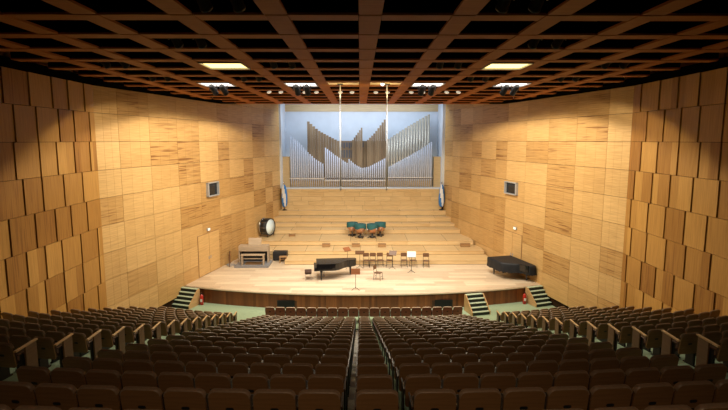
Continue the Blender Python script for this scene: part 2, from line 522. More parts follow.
mb.box(-12.3, 12.3, -4.4, -2.0, 8.2, 8.3)
struct(mb.build('floor', [M['carpet'], M['pale']]))

# ------------------------------------------------------------------ seats
def edging_pts(w, h, r):
    return [p for p in rrect(w, h, r, 4, .05) if p[1] > h * .45]
def back_T(): return M3(rx=R(90 + 9), loc=(0, -.035, .37))
def add_back(mb, mat=0, tone=.5, n=4): mb.prism(rrect(.495, .50, .085, n, .05), 0, .028, tone, mat, back_T())
def add_edging(mb, mat=0):
    pts = edging_pts(.50, .503, .085)
    T = back_T(); i = len(mb.v)
    for x, y in pts:
        for q, z in ((1, -.03), (1, .034), (.955, .034)):
            yy = .25 + (y - .25) * (1 if q == 1 else .955)
            mb.v.append(tuple(T @ Vector((x * q, yy, z))))
    for k in range(len(pts) - 1):
        a, b = i + 3*k, i + 3*(k+1)
        mb.face((a, b, b+1, a+1), .5, mat, True); mb.face((a+1, b+1, b+2, a+2), .5, mat, True)
def add_pad(mb, mat=0): mb.prism(rrect(.455, .45, .07, 3, .04), -.055, 0, .5, mat, back_T() @ M3(loc=(0, .02, 0)))
def add_cushion(mb, mat=0): mb.prism(rrect(.44, .40, .06, 3, .03), -.05, .04, .5, mat, M3(rx=R(10), loc=(0, .07, .41)))
def make_seat(shell='shell', edge='edge', vinyl='vinyl'):
    t = thing('theatre_seat', 'dark brown theatre seat', 'seat')
    rnd = .5
    mb = MB(); add_back(mb, 0, .55); sh = mb.build('backrest', M[shell], t)
    mb = MB(); add_edging(mb); mb.build('edging', M[edge], sh)
    mb = MB(); add_pad(mb); mb.build('back_pad', M['vinyl'], sh)
    mb = MB(); mb.prism(rrect(.10, .045, .022, 3), .0285, .031, .5, 0, back_T() @ M3(loc=(0, .235, 0))); mb.build('back_oval', M['blackmat'], sh)  # last part: small dark oval on the rear of the backrest
    mb = MB(); add_cushion(mb); bevel(mb.build('seat_cushion', M['vinyl'], t), .015)
    for s in (-1, 1):
        mb = MB(); mb.box(s*.255 - .013, s*.255 + .013, -.02, .34, .585, .615); bevel(mb.build('armrest', M['vinyl'], t), .008)
        mb = MB(); mb.box(s*.255 - .009, s*.255 + .009, .03, .27, .03, .585); mb.box(s*.255 - .013, s*.255 + .013, .0, .33, .003, .03)
        mb.build('side_frame', M['seatmetal'], t)
    return t
seats = []      # (key, x, y, z, heading, label, group)
def cx_of(k): return 0 if k == 0 else math.copysign(.68 + (abs(k) - 1) * .53, k)
for i in range(NROW):
    D = rowsD[i]
    r = 19 - i                     # counted from the camera: row 18 is the nearest that shows
    for k in range(-9, 10):
        x = cx_of(k); y = D + sag(x)
        where = 'in the middle column' if k == 0 else f"{ORD[abs(k)]} {'left' if k < 0 else 'right'} of the middle column"
        lab = f"brown theatre seat {where}, {ORD[r]} row from the photo's bottom edge" if r > 0 else ''
        seats.append((('c', i, k), x, y, floor_z(D), -math.atan(x / 42) * -1, lab, f'theatre seats of the central block'))
for k in range(-9, 10):
    x = k * .545; y = 25.15 + x * x / 160
    lab = f"reddish brown theatre seat, {ORD[k + 10]} from the left in the front row before the stage"
    seats.append((('f', 0, k), x, y, 0.0, math.atan(x / 80), lab, 'front row of theatre seats'))
for s in (-1, 1):
    for i, D in enumerate(SIDE[s]['D']):
        for k, (x, y, phi) in enumerate(side_curve(s, D, 11)):
            if abs(x) > half(y) - .46: continue
            lab = f"dark brown theatre seat, {ORD[k+1]} from the aisle, {ORD[i+1]} row from the stage, {SIDE[s]['lab']} side block"
            seats.append((('l' if s < 0 else 'r', i, k), x, y, side_top(D) - SH, s * phi, lab, f"theatre seats of the {SIDE[s]['lab']} side block"))
PICK = {(b, i, k) for b, i, ks in (('c',7,(1,)), ('c',8,(-7,-6,-5,-3,-1,1,2,8,9,)), ('c',9,(-9,-8,-7,-6,-5,-4,-3,-2,-1,0,1,2,3,4,5,6,7,8,9,)), ('c',10,(-9,-8,-7,-6,-5,-4,-3,-2,-1,0,1,2,3,4,5,6,7,8,9,)), ('c',11,(-9,-8,-7,-6,-5,-4,-3,-2,-1,0,1,2,3,4,5,6,7,8,9,)), ('c',12,(-9,-8,-7,-6,-5,-4,-3,-2,-1,0,1,2,3,4,5,6,7,8,9,)), ('c',13,(-9,-8,-7,-6,-5,-4,-3,-2,-1,0,1,2,3,4,5,6,7,8,9,)), ('c',14,(-9,-8,-7,-6,-5,-4,-3,-2,-1,0,1,2,3,4,5,6,7,8,9,)), ('c',15,(-9,-8,-7,-6,-5,-4,-3,-2,-1,0,1,2,3,4,5,6,7,8,9,)), ('c',16,(-9,-8,-7,-6,-5,-4,-3,-2,-1,0,1,2,3,4,5,6,7,8,9,)), ('c',17,(-8,-7,-6,-5,-4,-3,-2,-1,0,1,2,3,4,5,6,7,8,)), ('c',18,(-7,-6,-5,3,4,5,6,)), ('l',1,(0,)), ('l',2,(0,)), ('l',3,(0,)), ('l',4,(0,)), ('l',5,(0,)), ('l',6,(0,)), ('l',7,(0,1,2,3,4,5,6,7,8,)), ('l',8,(0,1,2,3,4,5,6,7,8,)), ('l',9,(0,1,2,3,4,5,6,7,8,)), ('l',10,(0,1,2,3,4,5,6,)), ('l',11,(0,1,2,3,4,)), ('l',12,(0,1,2,)), ('l',13,(0,)), ('r',0,(0,)), ('r',1,(0,)), ('r',2,(0,)), ('r',3,(0,)), ('r',4,(0,)), ('r',5,(0,)), ('r',6,(0,1,5,6,7,8,)), ('r',7,(0,1,2,3,4,5,6,7,8,)), ('r',8,(0,1,2,3,4,5,6,7,8,)), ('r',9,(0,1,2,3,4,5,6,)), ('r',10,(0,1,2,3,4,)), ('r',11,(0,1,2,)), ('r',12,(0,)), ('f',0,(-9,-8,-7,-6,-5,-4,-3,-2,-1,0,1,2,3,4,5,6,7,8,9,))) for k in ks}   # the 300 seats that show largest
proto = None; front = None
rest = []
for key, x, y, z, rz, lab, grp in seats:
    if PICK is not None and key not in PICK:
        rest.append((key, x, y, z, rz)); continue
    j = random.Random(str(key)).uniform(-.012, .012)
    if key[0] == 'f':
        if front is None:
            front = o = make_seat('shell_lit', 'edge_lit')
            o.location = (x, y, z); o.rotation_euler = (0, 0, rz + j)
        else: o = dup(front, (x, y, z), rz + j)
    elif proto is None:
        proto = make_seat(); o = proto
        o.location = (x, y, z); o.rotation_euler = (0, 0, rz + j)
    else: o = dup(proto, (x, y, z), rz + j)
    o['label'] = lab or 'dark brown theatre seat'; o['group'] = grp
if rest:
    mb = MB()
    for key, x, y, z, rz in rest:
        if key[0] == 'c' and key[1] == 19: continue
        sub = MB(); add_back(sub, 0, .55, 3); add_edging(sub, 1); add_pad(sub, 2); add_cushion(sub, 2)
        for s in (-1, 1):
            sub.box(s*.255 - .013, s*.255 + .013, -.02, .34, .585, .615, .5, 2); sub.box(s*.255 - .009, s*.255 + .009, .03, .27, .003, .585, .5, 3)
        T = M3(rz=rz, loc=(x, y, z)); i = len(mb.v)
        mb.v += [tuple(T @ Vector(v)) for v in sub.v]
        mb.f += [tuple(i + q for q in f) for f in sub.f]
        mb.t += sub.t; mb.m += sub.m; mb.sm += sub.sm; mb.off += sub.off
    o = mb.build('theatre_seating', [M['shell'], M['edge'], M['vinyl'], M['seatmetal']])
    o['kind'] = 'stuff'
    tag(o, 'dense rows of smaller distant brown theatre seats filling the hall behind the front row', 'seats')

# light wood panels closing the aisle ends of the side rows
for s in (-1, 1):
    for i, D in enumerate(SIDE[s]['D'][:14]):
        z = side_top(D) - SH
        t = thing('row_end_panel', f"light wood end panel beside the {SIDE[s]['lab']} aisle, {ORD[i+1]} row from the stage", 'panel',
                  (SIDE[s]['x'] + s * .02, D, z), 0, f"end panels along the {SIDE[s]['lab']} aisle")
        mb = MB(); mb.box(-.018, .018, .06, .38, .005, .72, random.random()); mb.build('shaded_board', M['chairwood'], t)  # darker wood carries the shade on the aisle face
        mb = MB(); mb.box(-.03, .03, -.22, .42, .72, .755, .8); bevel(mb.build('top_rail', M['lightwood'], t), .006)

# ------------------------------------------------------------------ stairs to the stage
def stairs(name, label, loc, rz, w, n=5, run=.20, side='both', drop=.93, skew=0.0):
    t = thing(name, label, 'stairs', loc, rz)     # local: y up the flight, z = 0 at its foot
    h = drop / n
    for k in range(n):
        mb = MB()
        mb.box(-w/2 + skew*k, w/2 + skew*k, k*run, (k+1)*run + .02, (k+1)*h - .025, (k+1)*h); mb.build('tread', M['steps'], t)
        mb = MB(); mb.box(-w/2 + .01 + skew*k, w/2 - .01 + skew*k, k*run + .004, k*run + .03, k*h, (k+1)*h - .025); mb.build('riser', M['nosing'], t)
    for s in (-1, 1):
        if side == 'left' and s > 0 or side == 'right' and s < 0: continue
        mb = MB()
        prof = [(0, 0), (n*run, 0), (n*run, drop), (n*run - run*.9, drop), (0, h*1.0)]
        # stringer: an outline in the y-z plane, given thickness along x
        T = Matrix(((0, 0, 1, 0), (1, 0, 0, 0), (0, 1, 0, 0), (0, 0, 0, 1)))
        xs = s * (w/2 + .03)
        mb.prism(prof, xs - .025, xs + .025, .8, 0, T)
        mb.build('stringer', M['lightwood'], t)
    return t
stairs('stage_stairs', 'carpeted steps with wooden sides rising to the right of the stage front', (6.42, 26.26, .0), R(14), 1.0)
stairs('stage_stairs', 'carpeted steps against the right wall beside the red extinguisher', (10.40, 27.70, .0), R(19), 1.05, side='left')
stairs('stage_stairs', 'carpeted steps against the left wall beside the red extinguisher', (-10.50, 27.56, .0), R(-19), 1.25, side='right')

def extinguisher(label, loc):
    t = thing('fire_extinguisher', label, 'fire extinguisher', loc, 0, None)
    mb = MB(); mb.lathe([(.09, 0), (.10, .02), (.10, .50), (.075, .57), (.035, .60), (.03, .64)], 16); mb.build('cylinder', M['red'], t)
    mb = MB(); mb.box(-.03, .03, -.03, .03, .64, .69); mb.box(-.015, .015, -.14, .03, .69, .71); mb.box(-.015, .015, -.12, .03, .72, .735); v = mb.build('valve', M['blackmat'], t)
    mb = MB(); prev = None
    for k in range(9):
        a = k / 8; p = (.03 + .12 * math.sin(a * PI), 0, .66 - .42 * a)
        if prev: mb.tube(prev, p, .012, 6)
        prev = p
    mb.build('hose', M['blackmat'], t)
    mb = MB(); mb.box(-.06, .06, -.103, -.098, .2, .36); mb.build('plate', M['white'], t)
extinguisher('red fire extinguisher on the floor beside the left wall stairs', (-9.40, 28.16, 0))
extinguisher('red fire extinguisher on the floor beside the right wall stairs', (9.40, 28.18, 0))

# ------------------------------------------------------------------ pianos
def piano_outline(sc=1.0, grow=0):
    pts = [(0, -.75), (.95, -.75), (1.15, -.72), (1.35, -.60), (1.55, -.36), (1.72, -.12), (1.90, .06), (2.10, .15), (2.30, .22), (2.46, .33), (2.53, .48), (2.52, .63), (2.44, .74), (2.32, .76), (0, .76)]
    return [((x + (grow if x > 1 else -grow)) * sc, (y + (grow if y > .0 else -grow)) * sc) for x, y in pts]
def leg_mesh(h):
    mb = MB(); mb.lathe([(.035, .06), (.04, .10), (.05, .14), (.065, h * .8), (.085, h * .86), (.085, h)], 12)
    return mb
def grand_piano(name, label, loc, rz, covered=False):
    t = thing(name, label, 'piano', loc, rz)
    zc = .62
    for x, y in ((.28, -.62), (.28, .62), (2.15, .45)):
        l = leg_mesh(zc + .01); o = l.build('leg', M['black'], t); o.location = (x, y, 0)
        mb = MB(); mb.lathe([(.03, 0), (.032, .03), (.02, .062)], 10); c = mb.build('caster', M['chrome'], o)
    mb = MB(); mb.prism(piano_outline(), zc, 1.02); bevel(mb.build('case', M['black'], t), .012)
    mb = MB(); mb.box(.42, .50, -.12, .12, .10, .14); mb.box(.44, .47, -.10, -.07, .14, zc); mb.box(.44, .47, .07, .10, .14, zc)
    for k in (-1, 0, 1): mb.box(.30, .43, k*.07 - .016, k*.07 + .016, .075, .09)
    mb.build('pedal_lyre', M['black'], t)
    if not covered:
        mb = MB(); mb.prism(piano_outline(1, .012), 1.02, 1.055); bevel(mb.build('lid', M['black'], t), .008)
        mb = MB(); mb.box(-.16, .0, -.75, .76, .62, .70); mb.box(-.16, .0, -.75, -.68, .70, .80); mb.box(-.16, 0, .69, .76, .70, .80); kb = mb.build('key_bed', M['black'], t)
        mb = MB(); mb.box(-.15, .02, -.68, .69, .78, .81); mb.box(-.01, .02, -.68, .69, .80, 1.0); bevel(mb.build('fallboard', M['black'], t), .006)
        mb = MB(); mb.box(.05, .14, -.70, .71, 1.056, 1.064); mb.build('lid_hinge', M['black'], t)
    else:
        # heavy cover hanging over the case to below its rim
        o = piano_outline(1, .05); mb = MB(); n0 = []
        P = []
        for (x, y), (x2, y2) in zip(o, o[1:] + o[:1]):
            for q in (0, .34, .67): P.append((x + (x2 - x) * q, y + (y2 - y) * q))
        P = [(x - .17 if x < .05 else x, y) for x, y in P]
        n = len(P); rnd = random.Random(4)
        rings = []
        for z, g in ((1.03, -.03), (1.02, .0), (.93, .02), (.70, .035), (.46, .05)):
            rings.append([(x + (g + (rnd.uniform(-.03, .03) if z < .9 else 0)) * math.copysign(1, x - .9), y + (g + (rnd.uniform(-.03, .03) if z < .9 else 0)) * math.copysign(1, y), z + (rnd.uniform(-.03, .03) if z < .5 else 0)) for x, y in P])
        for rg in rings: mb.v += rg
        mb.face(range(n - 1, -1, -1) if False else range(n), .5)
        for j in range(len(rings) - 1):
            for k in range(n):
                l = (k + 1) % n
                mb.face((j*n + k, (j+1)*n + k, (j+1)*n + l, j*n + l), .5, 0, j > 0)
        mb.build('cover', M['cover'], t)
    return t
grand_piano('grand_piano', 'black concert grand piano with closed lid in the middle of the stage', (-2.92, 30.5, STZ), R(6))
grand_piano('grand_piano', 'grand piano under a dark blue cover by the right wall', (8.95, 31.7, STZ), R(-75), True).scale = (1.04, 1.04, 1.02)

t = thing('piano_stool', 'small dark piano stool with thin legs left of the black piano', 'stool', (-3.42, 30.25, STZ), R(6))
mb = MB(); mb.box(-.21, .21, -.36, .36, .44, .54); bevel(mb.build('seat', M['vinyl'], t), .02)
mb = MB(); mb.box(-.18, .18, -.32, .32, .38, .44); mb.build('apron', M['seatmetal'], t)
for sx in (-1, 1):
    for sy in (-1, 1):
        mb = MB(); mb.box(sx*.17 - .018, sx*.17 + .018, sy*.31 - .018, sy*.31 + .018, 0, .40); mb.build('leg', M['chrome'], t)

# ------------------------------------------------------------------ music stands and chairs
def music_stand(label, loc, rz, h=1.05, desk='redbrown', tilt=30, sheet=False, w=.50, group='music stands on the stage'):
    t = thing('music_stand', label, 'music stand', loc, rz, group)
    mb = MB(); mb.tube((0, 0, .12), (0, 0, h), .014)
    mb.build('pole', M['blackmat'], t)
    for k in range(3):
        a = 2 * PI * k / 3 + PI / 2
        mb = MB(); mb.tube((0, 0, .16), (.27 * math.cos(a), .27 * math.sin(a), .012), .012, 6); mb.build('leg', M['blackmat'], t)
    T = M3(rx=R(90 - tilt), loc=(0, 0, h)) @ M3(loc=(0, -.10, 0))
    mb = MB(); mb.box(-w/2, w/2, 0, .34, -.012, .012, .5, 0, T); mb.box(-w/2, w/2, 0, .02, .012, .05, .5, 0, T)
    d = mb.build('desk', M[desk], t)
    if sheet:
        mb = MB(); mb.box(-w/2 - .02, w/2 + .02, .025, .40, .014, .02, .5, 0, T); mb.build('paper_sheet', M['paper'], d)['label'] = 'open white sheet music'
    return t
def stage_chair(label, loc, rz):
    t = thing('stage_chair', label, 'chair', loc, rz, 'orchestra chairs on the stage')      # faces local -y
    mb = MB(); mb.prism(rrect(.42, .42, .05, 3), .44, .465, .5, 0, M3(loc=(0, -.21, 0))); mb.build('seat', M['chairwood'], t)
    mb = MB(); mb.prism(rrect(.42, .26, .05, 3), 0, .02, .5, 0, M3(rx=R(90 - 8), loc=(0, .225, .66))); mb.build('backrest', M['chairwood'], t)
    for sx in (-1, 1):
        mb = MB(); mb.tube((sx*.19, .20, .44), (sx*.19, .26, .90), .012, 6); mb.build('back_post', M['blackmat'], t)
        mb = MB(); mb.tube((sx*.18, -.19, .44), (sx*.20, -.22, 0), .013, 6); mb.build('leg', M['blackmat'], t)
        mb = MB(); mb.tube((sx*.18, .19, .44), (sx*.20, .25, 0), .013, 6); mb.build('leg', M['blackmat'], t)
    mb = MB(); mb.tube((-.19, -.20, .22), (.19, -.20, .22), .009, 6); mb.tube((-.19, .22, .22), (.19, .22, .22), .009, 6); mb.build('stretcher', M['blackmat'], t)
    return t
for x, y, rz, lab in (
    (.22, 33.25, R(4), 'brown wooden chair nearest the piano tail, first in the row before the risers'),
    (.66, 33.28, R(-3), 'brown wooden chair second from the piano in the row before the risers'),
    (1.18, 33.28, R(6), 'brown wooden chair third from the piano in the row before the risers'),
    (1.80, 33.26, R(-5), 'brown wooden chair behind a music stand, fourth from the piano'),
    (2.80, 33.27, R(2), 'brown wooden chair left behind the white sheet of music'),
    (3.42, 33.20, R(10), 'brown wooden chair right behind the white sheet of music'),
    (4.28, 33.12, R(-4), 'brown wooden chair at the right end of the row before the risers'),
    (.92, 30.05, R(64), 'lone wooden chair in front of the others at centre stage')):
    stage_chair(lab, (x, y, STZ), rz)
music_stand('reddish brown music stand standing alone near the stage front edge', (-.46, 27.95, STZ), R(0), 1.02, 'redbrown', 14, w=.52)
music_stand('black music stand with white sheet music before two chairs', (3.14, 31.75, STZ), R(-4), 1.10, 'blackmat', 12, True, .52)
music_stand('music stand with tilted reddish desk rising behind the black piano', (-1.05, 32.75, STZ), R(38), 1.28, 'redbrown', 50, w=.52)
music_stand('dark music stand with flat desk behind the piano tail', (-.22, 32.95, STZ), R(0), 1.02, 'chairwood', 62, w=.62)
music_stand('brown music stand before the fourth chair from the piano', (1.98, 32.75, STZ), R(-15), 1.0, 'chairwood', 35, w=.50)

# ------------------------------------------------------------------ organ console and things around it
t = thing('organ_console', 'pale wooden organ console with bench on grey platform by left wall', 'organ console', (-7.48, 33.95, STZ), R(0)); t.scale = (1, 1, 1.2)
mb = MB(); mb.box(-1.22, 1.08, -.95, .75, 0, .10); mb.build('platform', M['seatgrey'], t)
mb = MB(); mb.box(-1.12, .92, -.05, .62, .96, 1.10, .6); mb.box(-1.12, .92, -.05, .0, .78, .98, .4); bevel(mb.build('top', M['console'], t), .01)
for s in (-1.09, .89):
    mb = MB(); mb.box(s - .04, s + .04, .0, .62, .10, .96, .5); mb.build('side_panel', M['console'], t)
mb = MB(); mb.box(-1.05, .85, .52, .58, .10, .96); mb.build('back_panel', M['blackmat'], t)
mb = MB(); mb.box(-.75, .55, .10, .40, .74, .78, .7)
kb = mb.build('keyboard_shelf', M['console'], t)
mb = MB()
for r in range(3):
    for k in range(36): mb.box(-.66 + k * .032, -.632 + k * .032, .11 + r * .09, .20 + r * .09, .78 + r * .05, .80 + r * .05)
mb.build('keys', M['ivory'], kb)
mb = MB(); mb.box(-.45, .45, 0, .44, 0, .025, .9, 0, M3(rx=R(74), loc=(-.02, .18, 1.10))); mb.build('music_desk', M['console'], t)
mb = MB()
for k in range(22): mb.box(-.6 + k * .05, -.575 + k * .05, -.55, .15, .10, .14)
mb.build('pedalboard', M['box'], t)
t = thing('organ_bench', 'wide pale wooden bench standing before the organ console', 'bench', (-7.50, 33.40, STZ + .12), 0); t.scale = (1, 1, 1.1)
mb = MB(); mb.box(-.80, .80, -.18, .20, .60, .66, .6); bevel(mb.build('seat', M['console'], t), .01)
for s in (-1, 1):
    mb = MB(); mb.box(s*.72 - .04, s*.72 + .04, -.16, .18, 0, .60, .4); mb.build('leg', M['console'], t)
mb = MB(); mb.box(-.68, .68, -.02, .02, .36, .42, .3); mb.build('stretcher', M['console'], t)
t = thing('dark_gap_block', 'black block added for the dark gap between organ console and the lowest riser', 'case', (-5.93, 35.25, STZ), 0)  # black block stands in for the dark gap beside the tiers
mb = MB(); mb.box(-.50, .50, -.3, .3, .05, .58); bevel(mb.build('body', M['blackmat'], t), .02)
mb = MB(); mb.box(-.50, .50, -.3, .3, .58, .66); bevel(mb.build('lid', M['blackmat'], t), .02)
for sx in (-1, 1):
    mb = MB(); mb.box(sx*.4 - .04, sx*.4 + .04, -.25, .25, 0, .05); mb.build('foot', M['seatmetal'], t)
t = thing('wooden_stool', 'small brown wooden stool before the dark gap beside the console', 'stool', (-5.62, 34.5, STZ), R(5))
mb = MB(); mb.box(-.26, .26, -.18, .18, .40, .45, .9); mb.build('seat', M['box'], t)
for sx in (-1, 1):
    mb = MB(); mb.box(sx*.22 - .03, sx*.22 + .03, -.16, .16, 0, .40, .6); mb.build('leg', M['box'], t)
mb = MB(); mb.box(-.19, .19, -.02, .02, .2, .28, .5); mb.build('stretcher', M['box'], t)
# loose cable coil at the console's left
mb = MB(); prev = None
for k in range(60):
    a = k * .42; r = .20 + .05 * math.sin(k * 1.3); p = (r * math.cos(a) * 1.3, r * math.sin(a), .015 + .0022 * k)
    if prev: mb.tube(prev, p, .012, 5)
    prev = p
tag(mb.build('cable_coil', M['grey'], None, (-9.08, 33.55, STZ)), 'tangled grey cable coil on the stage left of the organ console', 'cable')

# bass drum on the tier by the left wall
t = thing('bass_drum', 'large bass drum with pale blue head on stand by left wall', 'drum', (-7.62, 39.45, 1.84), 0)
Tr = M3(rz=R(66), loc=(0, 0, .80)) @ M3(rx=R(90)) @ Matrix.Scale(1.05, 4)
mb = MB(); mb.lathe([(.60, -.28), (.62, -.28), (.62, .28), (.60, .28)], 28, Tr); mb.build('shell', M['blackmat'], t)
for z, nm in ((.285, 1), (-.285, -1)):
    mb = MB(); mb.lathe([(.0, z - .004), (.595, z - .004), (.595, z + .004), (.0, z + .004)], 28, Tr); mb.build('drumhead', M['drumskin'], t)
    mb = MB(); mb.lathe([(.585, z - .03), (.655, z - .03), (.655, z + .03), (.585, z + .03), (.585, z - .03)], 28, Tr); mb.build('hoop', M['chrome'] if nm < 0 else M['blackmat'], t)
for k in range(10):
    a = 2 * PI * k / 10
    mb = MB(); q = (.645 * math.cos(a), .645 * math.sin(a))
    mb.tube(Tr @ Vector((*q, -.27)), Tr @ Vector((*q, .27)), .016, 6); mb.build('tension_rod', M['chrome'], t)
for sx in (-1, 1):
    mb = MB(); a = R(66)
    d = Vector((math.cos(a), math.sin(a), 0)); n = Vector((-d.y, d.x, 0))
    for sy in (-1, 1):
        mb.tube(d * (sx * .42) + n * (sy * .34), d * (sx * .50) + n * (sy * .2) + Vector((0, 0, .55)), .022, 6)
    mb.build('stand_leg', M['blackmat'], t)

# timpani
def timpani(label, loc, r, rz):
    t = thing('timpani', label, 'drum', loc, rz, 'timpani under teal covers'); t.scale = (1, 1, 1.26)
    mb = MB(); mb.lathe([(.10, .28), (r * .55, .33), (r * .85, .47), (r * .97, .62), (r, .80)], 22); mb.build('kettle', M['copper'], t)
    rnd = random.Random(label)
    mb = MB(); n = 22; prof = [(r * .5, .90), (r * .98, .885), (r * 1.06, .86), (r * 1.07, .72), (r * 1.08, .60)]
    for j, (q, z) in enumerate(prof):
        for k in range(n):
            a = 2 * PI * k / n; w = 1 + (.03 * math.sin(5 * a) + rnd.uniform(-.02, .02)) * (j > 2)
            mb.v.append((q * w * math.cos(a), q * w * math.sin(a), z + (.05 * math.sin(3 * a + rnd.random()) if j == 4 else 0)))
    mb.face(range(n), .5)
    for j in range(len(prof) - 1):
        for k in range(n):
            l = (k + 1) % n; mb.face((j*n + k, (j+1)*n + k, (j+1)*n + l, j*n + l), .5, 0, True)
    mb.build('cover', M['teal'], t)
    mb = MB(); mb.lathe([(.26, .05), (.26, .09), (.08, .14), (.07, .30)], 16); mb.build('base', M['seatmetal'], t)
    for k in range(3):
        a = 2 * PI * k / 3 + .5
        mb = MB(); c, s_ = math.cos(a), math.sin(a)
        mb.tube((.30 * c, .30 * s_, .05), (r * 1.0 * c, r * 1.0 * s_, .60), .02, 6); mb.tube((.1 * c, .1 * s_, .07), (.36 * c, .36 * s_, .05), .02, 6); st = mb.build('strut', M['chrome'], t)
        mb = MB(); mb.lathe([(.045, 0), (.05, .025), (.045, .055)], 10, M3(loc=(.36 * c, .36 * s_, 0))); mb.build('caster', M['blackmat'], t)
timpani('copper timpani under teal cover, leftmost of the four kettledrums', (-.82, 39.62, 1.84), .43, 0)
timpani('copper timpani under teal cover, second of the four from the left', (-.17, 38.85, 1.84), .43, .4)
timpani('copper timpani under teal cover, third of the four from the left', (.77, 38.85, 1.84), .43, .9)
timpani('copper timpani under teal cover, rightmost of the four kettledrums', (1.42, 39.58, 1.84), .43, .2)

# low wooden boxes on the second tier, and one on the third
def low_box(label, loc, w, rz=0):
    t = thing('wooden_box', label, 'box', loc, rz, 'low wooden boxes on the risers')
    mb = MB(); mb.box(-w/2, w/2, -.15, .15, .02, .22, .3); bevel(mb.build('body', M['box'], t), .01)
    mb = MB(); mb.box(-w/2 - .02, w/2 + .02, -.17, .17, .22, .25, .5); mb.build('lid', M['box'], t)
    for sx in (-1, 1):
        mb = MB(); mb.box(sx*w*.4 - .03, sx*w*.4 + .03, -.13, .13, 0, .02); mb.build('foot', M['box'], t)
low_box('low brown wooden box on the riser above the piano', (-2.76, 37.1, 1.49), .58)
low_box('low brown wooden box on the riser below the left timpani', (-.52, 37.1, 1.49), .58)
low_box('low brown wooden box on the riser below the right timpani', (1.45, 37.05, 1.49), .58)
low_box('low brown wooden box at the right end of the risers', (7.75, 37.1, 1.49), .72)
t = thing('lectern_top', 'small brown tilted wooden desk lying on the upper riser near bass drum', 'desk', (-5.66, 39.55, 1.84), R(8))
mb = MB(); mb.box(-.30, .02, -.16, .16, 0, .025, .2, 0, M3(ry=R(14), loc=(0, 0, .12))); mb.build('left_leaf', M['box'], t)
mb = MB(); mb.box(-.0, .33, -.16, .16, 0, .025, .7, 0, M3(ry=R(-12), loc=(0, 0, .12))); mb.build('right_leaf', M['box'], t)
mb = MB(); mb.box(-.24, .26, -.13, .13, 0, .12, .1); mb.build('base', M['box'], t)

# furled flags at the feet of the organ niche
def flag(label, loc):
    t = thing('flag', label, 'flag', loc, 0, 'furled flags beside the organ')
    mb = MB(); mb.lathe([(.22, 0), (.22, .05), (.06, .10), (.03, .16)], 14); mb.build('base', M['blackmat'], t)
    mb = MB(); mb.tube((0, 0, .1), (0, 0, 2.35), .022, 8); mb.build('pole', M['chairwood'], t)
    mb = MB(); mb.lathe([(.022, 2.35), (.05, 2.40), (.03, 2.46), (.004, 2.56)], 8); mb.build('finial', M['chrome'], t)
    n = 20; mb = MB(); zs = [.30, .42, .7, 1.1, 1.5, 1.9, 2.15, 2.28]
    rs = [.10, .17, .22, .23, .20, .17, .11, .05]
    for z, r in zip(zs, rs):
        for k in range(n):
            a = 2 * PI * k / n; q = r * (1 + .28 * math.sin(5 * a + z * .8))
            mb.v.append((q * math.cos(a), q * .75 * math.sin(a) - .02, z))
    for j in range(len(zs) - 1):
        for k in range(n):
            l = (k + 1) % n
            w = ((k + j) // 4) % 3 == 1
            mb.face((j*n + k, j*n + l, (j+1)*n + l, (j+1)*n + k), .5, 1 if w else 0, True)
    mb.face(range(n - 1, -1, -1), .5, 0)
    mb.build('cloth', [M['flagblue'], M['flagwhite']], t)
flag('furled blue and white flag on pole at the organ niche left of the pipes', (-6.88, 43.9, 3.33))
flag('furled blue and white flag on pole at the organ niche right of the pipes', (7.02, 43.9, 3.33))

# ------------------------------------------------------------------ the organ
def interp(pts, x):
    for (a, p), (b, q) in zip(pts, pts[1:]):
        if a <= x <= b: return p + (q - p) * (x - a) / (b - a)
    return pts[0][1] if x < pts[0][0] else pts[-1][1]
org = thing('pipe_organ', 'large pipe organ of stepped metal and timber pipes in the bright niche above the risers', 'organ', (0, 44.9, NB))
def metal_pipe(x, y, top, r, mat, nm):
    mb = MB(); h = top - NB
    mb.lathe([(.02, 0), (r * .5, .55), (r, .70), (r, h), (r * .86, h)], 10)
    a = R(12)
    for k in range(4):      # dark mouth on the side that faces the hall
        b0 = -PI/2 - R(50) + R(25) * k; b1 = b0 + R(25); q = r + .004
        mb.poly([(q*math.cos(b0), q*math.sin(b0), .76), (q*math.cos(b1), q*math.sin(b1), .76), (q*math.cos(b1), q*math.sin(b1), .86), (q*math.cos(b0), q*math.sin(b0), .86)], .5, 1)
    return mb.build(nm, [mat, M['pipemouth']], org, (x, y - 44.9, 0))
def run(x0, x1, n, prof, y, mat, nm, fill=.72):
    for k in range(n):
        x = x0 + (x1 - x0) * (k + .5) / n
        metal_pipe(x, y, interp(prof, x), (x1 - x0) / n * .5 * fill, mat, nm)
run(-6.42, -3.42, 16, [(-6.42, 9.95), (-5.6, 9.3), (-4.9, 8.5), (-4.2, 7.85), (-3.42, 7.35)], 44.62, M['pipe'], 'front_pipe')
run(-3.34, -1.27, 12, [(-3.34, 8.9), (-2.3, 8.1), (-1.27, 7.42)], 44.62, M['pipe'], 'front_pipe')
run(-1.25, 2.22, 20, [(-1.25, 7.9), (-.6, 7.3), (-.06, 7.03), (.5, 7.1), (1.2, 7.45), (2.22, 7.98)], 44.62, M['pipe'], 'front_pipe')
run(2.30, 6.22, 22, [(2.3, 7.1), (4.24, 8.14), (5.3, 8.75), (6.22, 9.4)], 44.62, M['pipe'], 'front_pipe')
run(2.28, 6.10, 15, [(2.28, 9.5), (4.04, 10.66), (6.1, 11.85)], 45.5, M['pipetan'], 'zinc_pipe', .92)
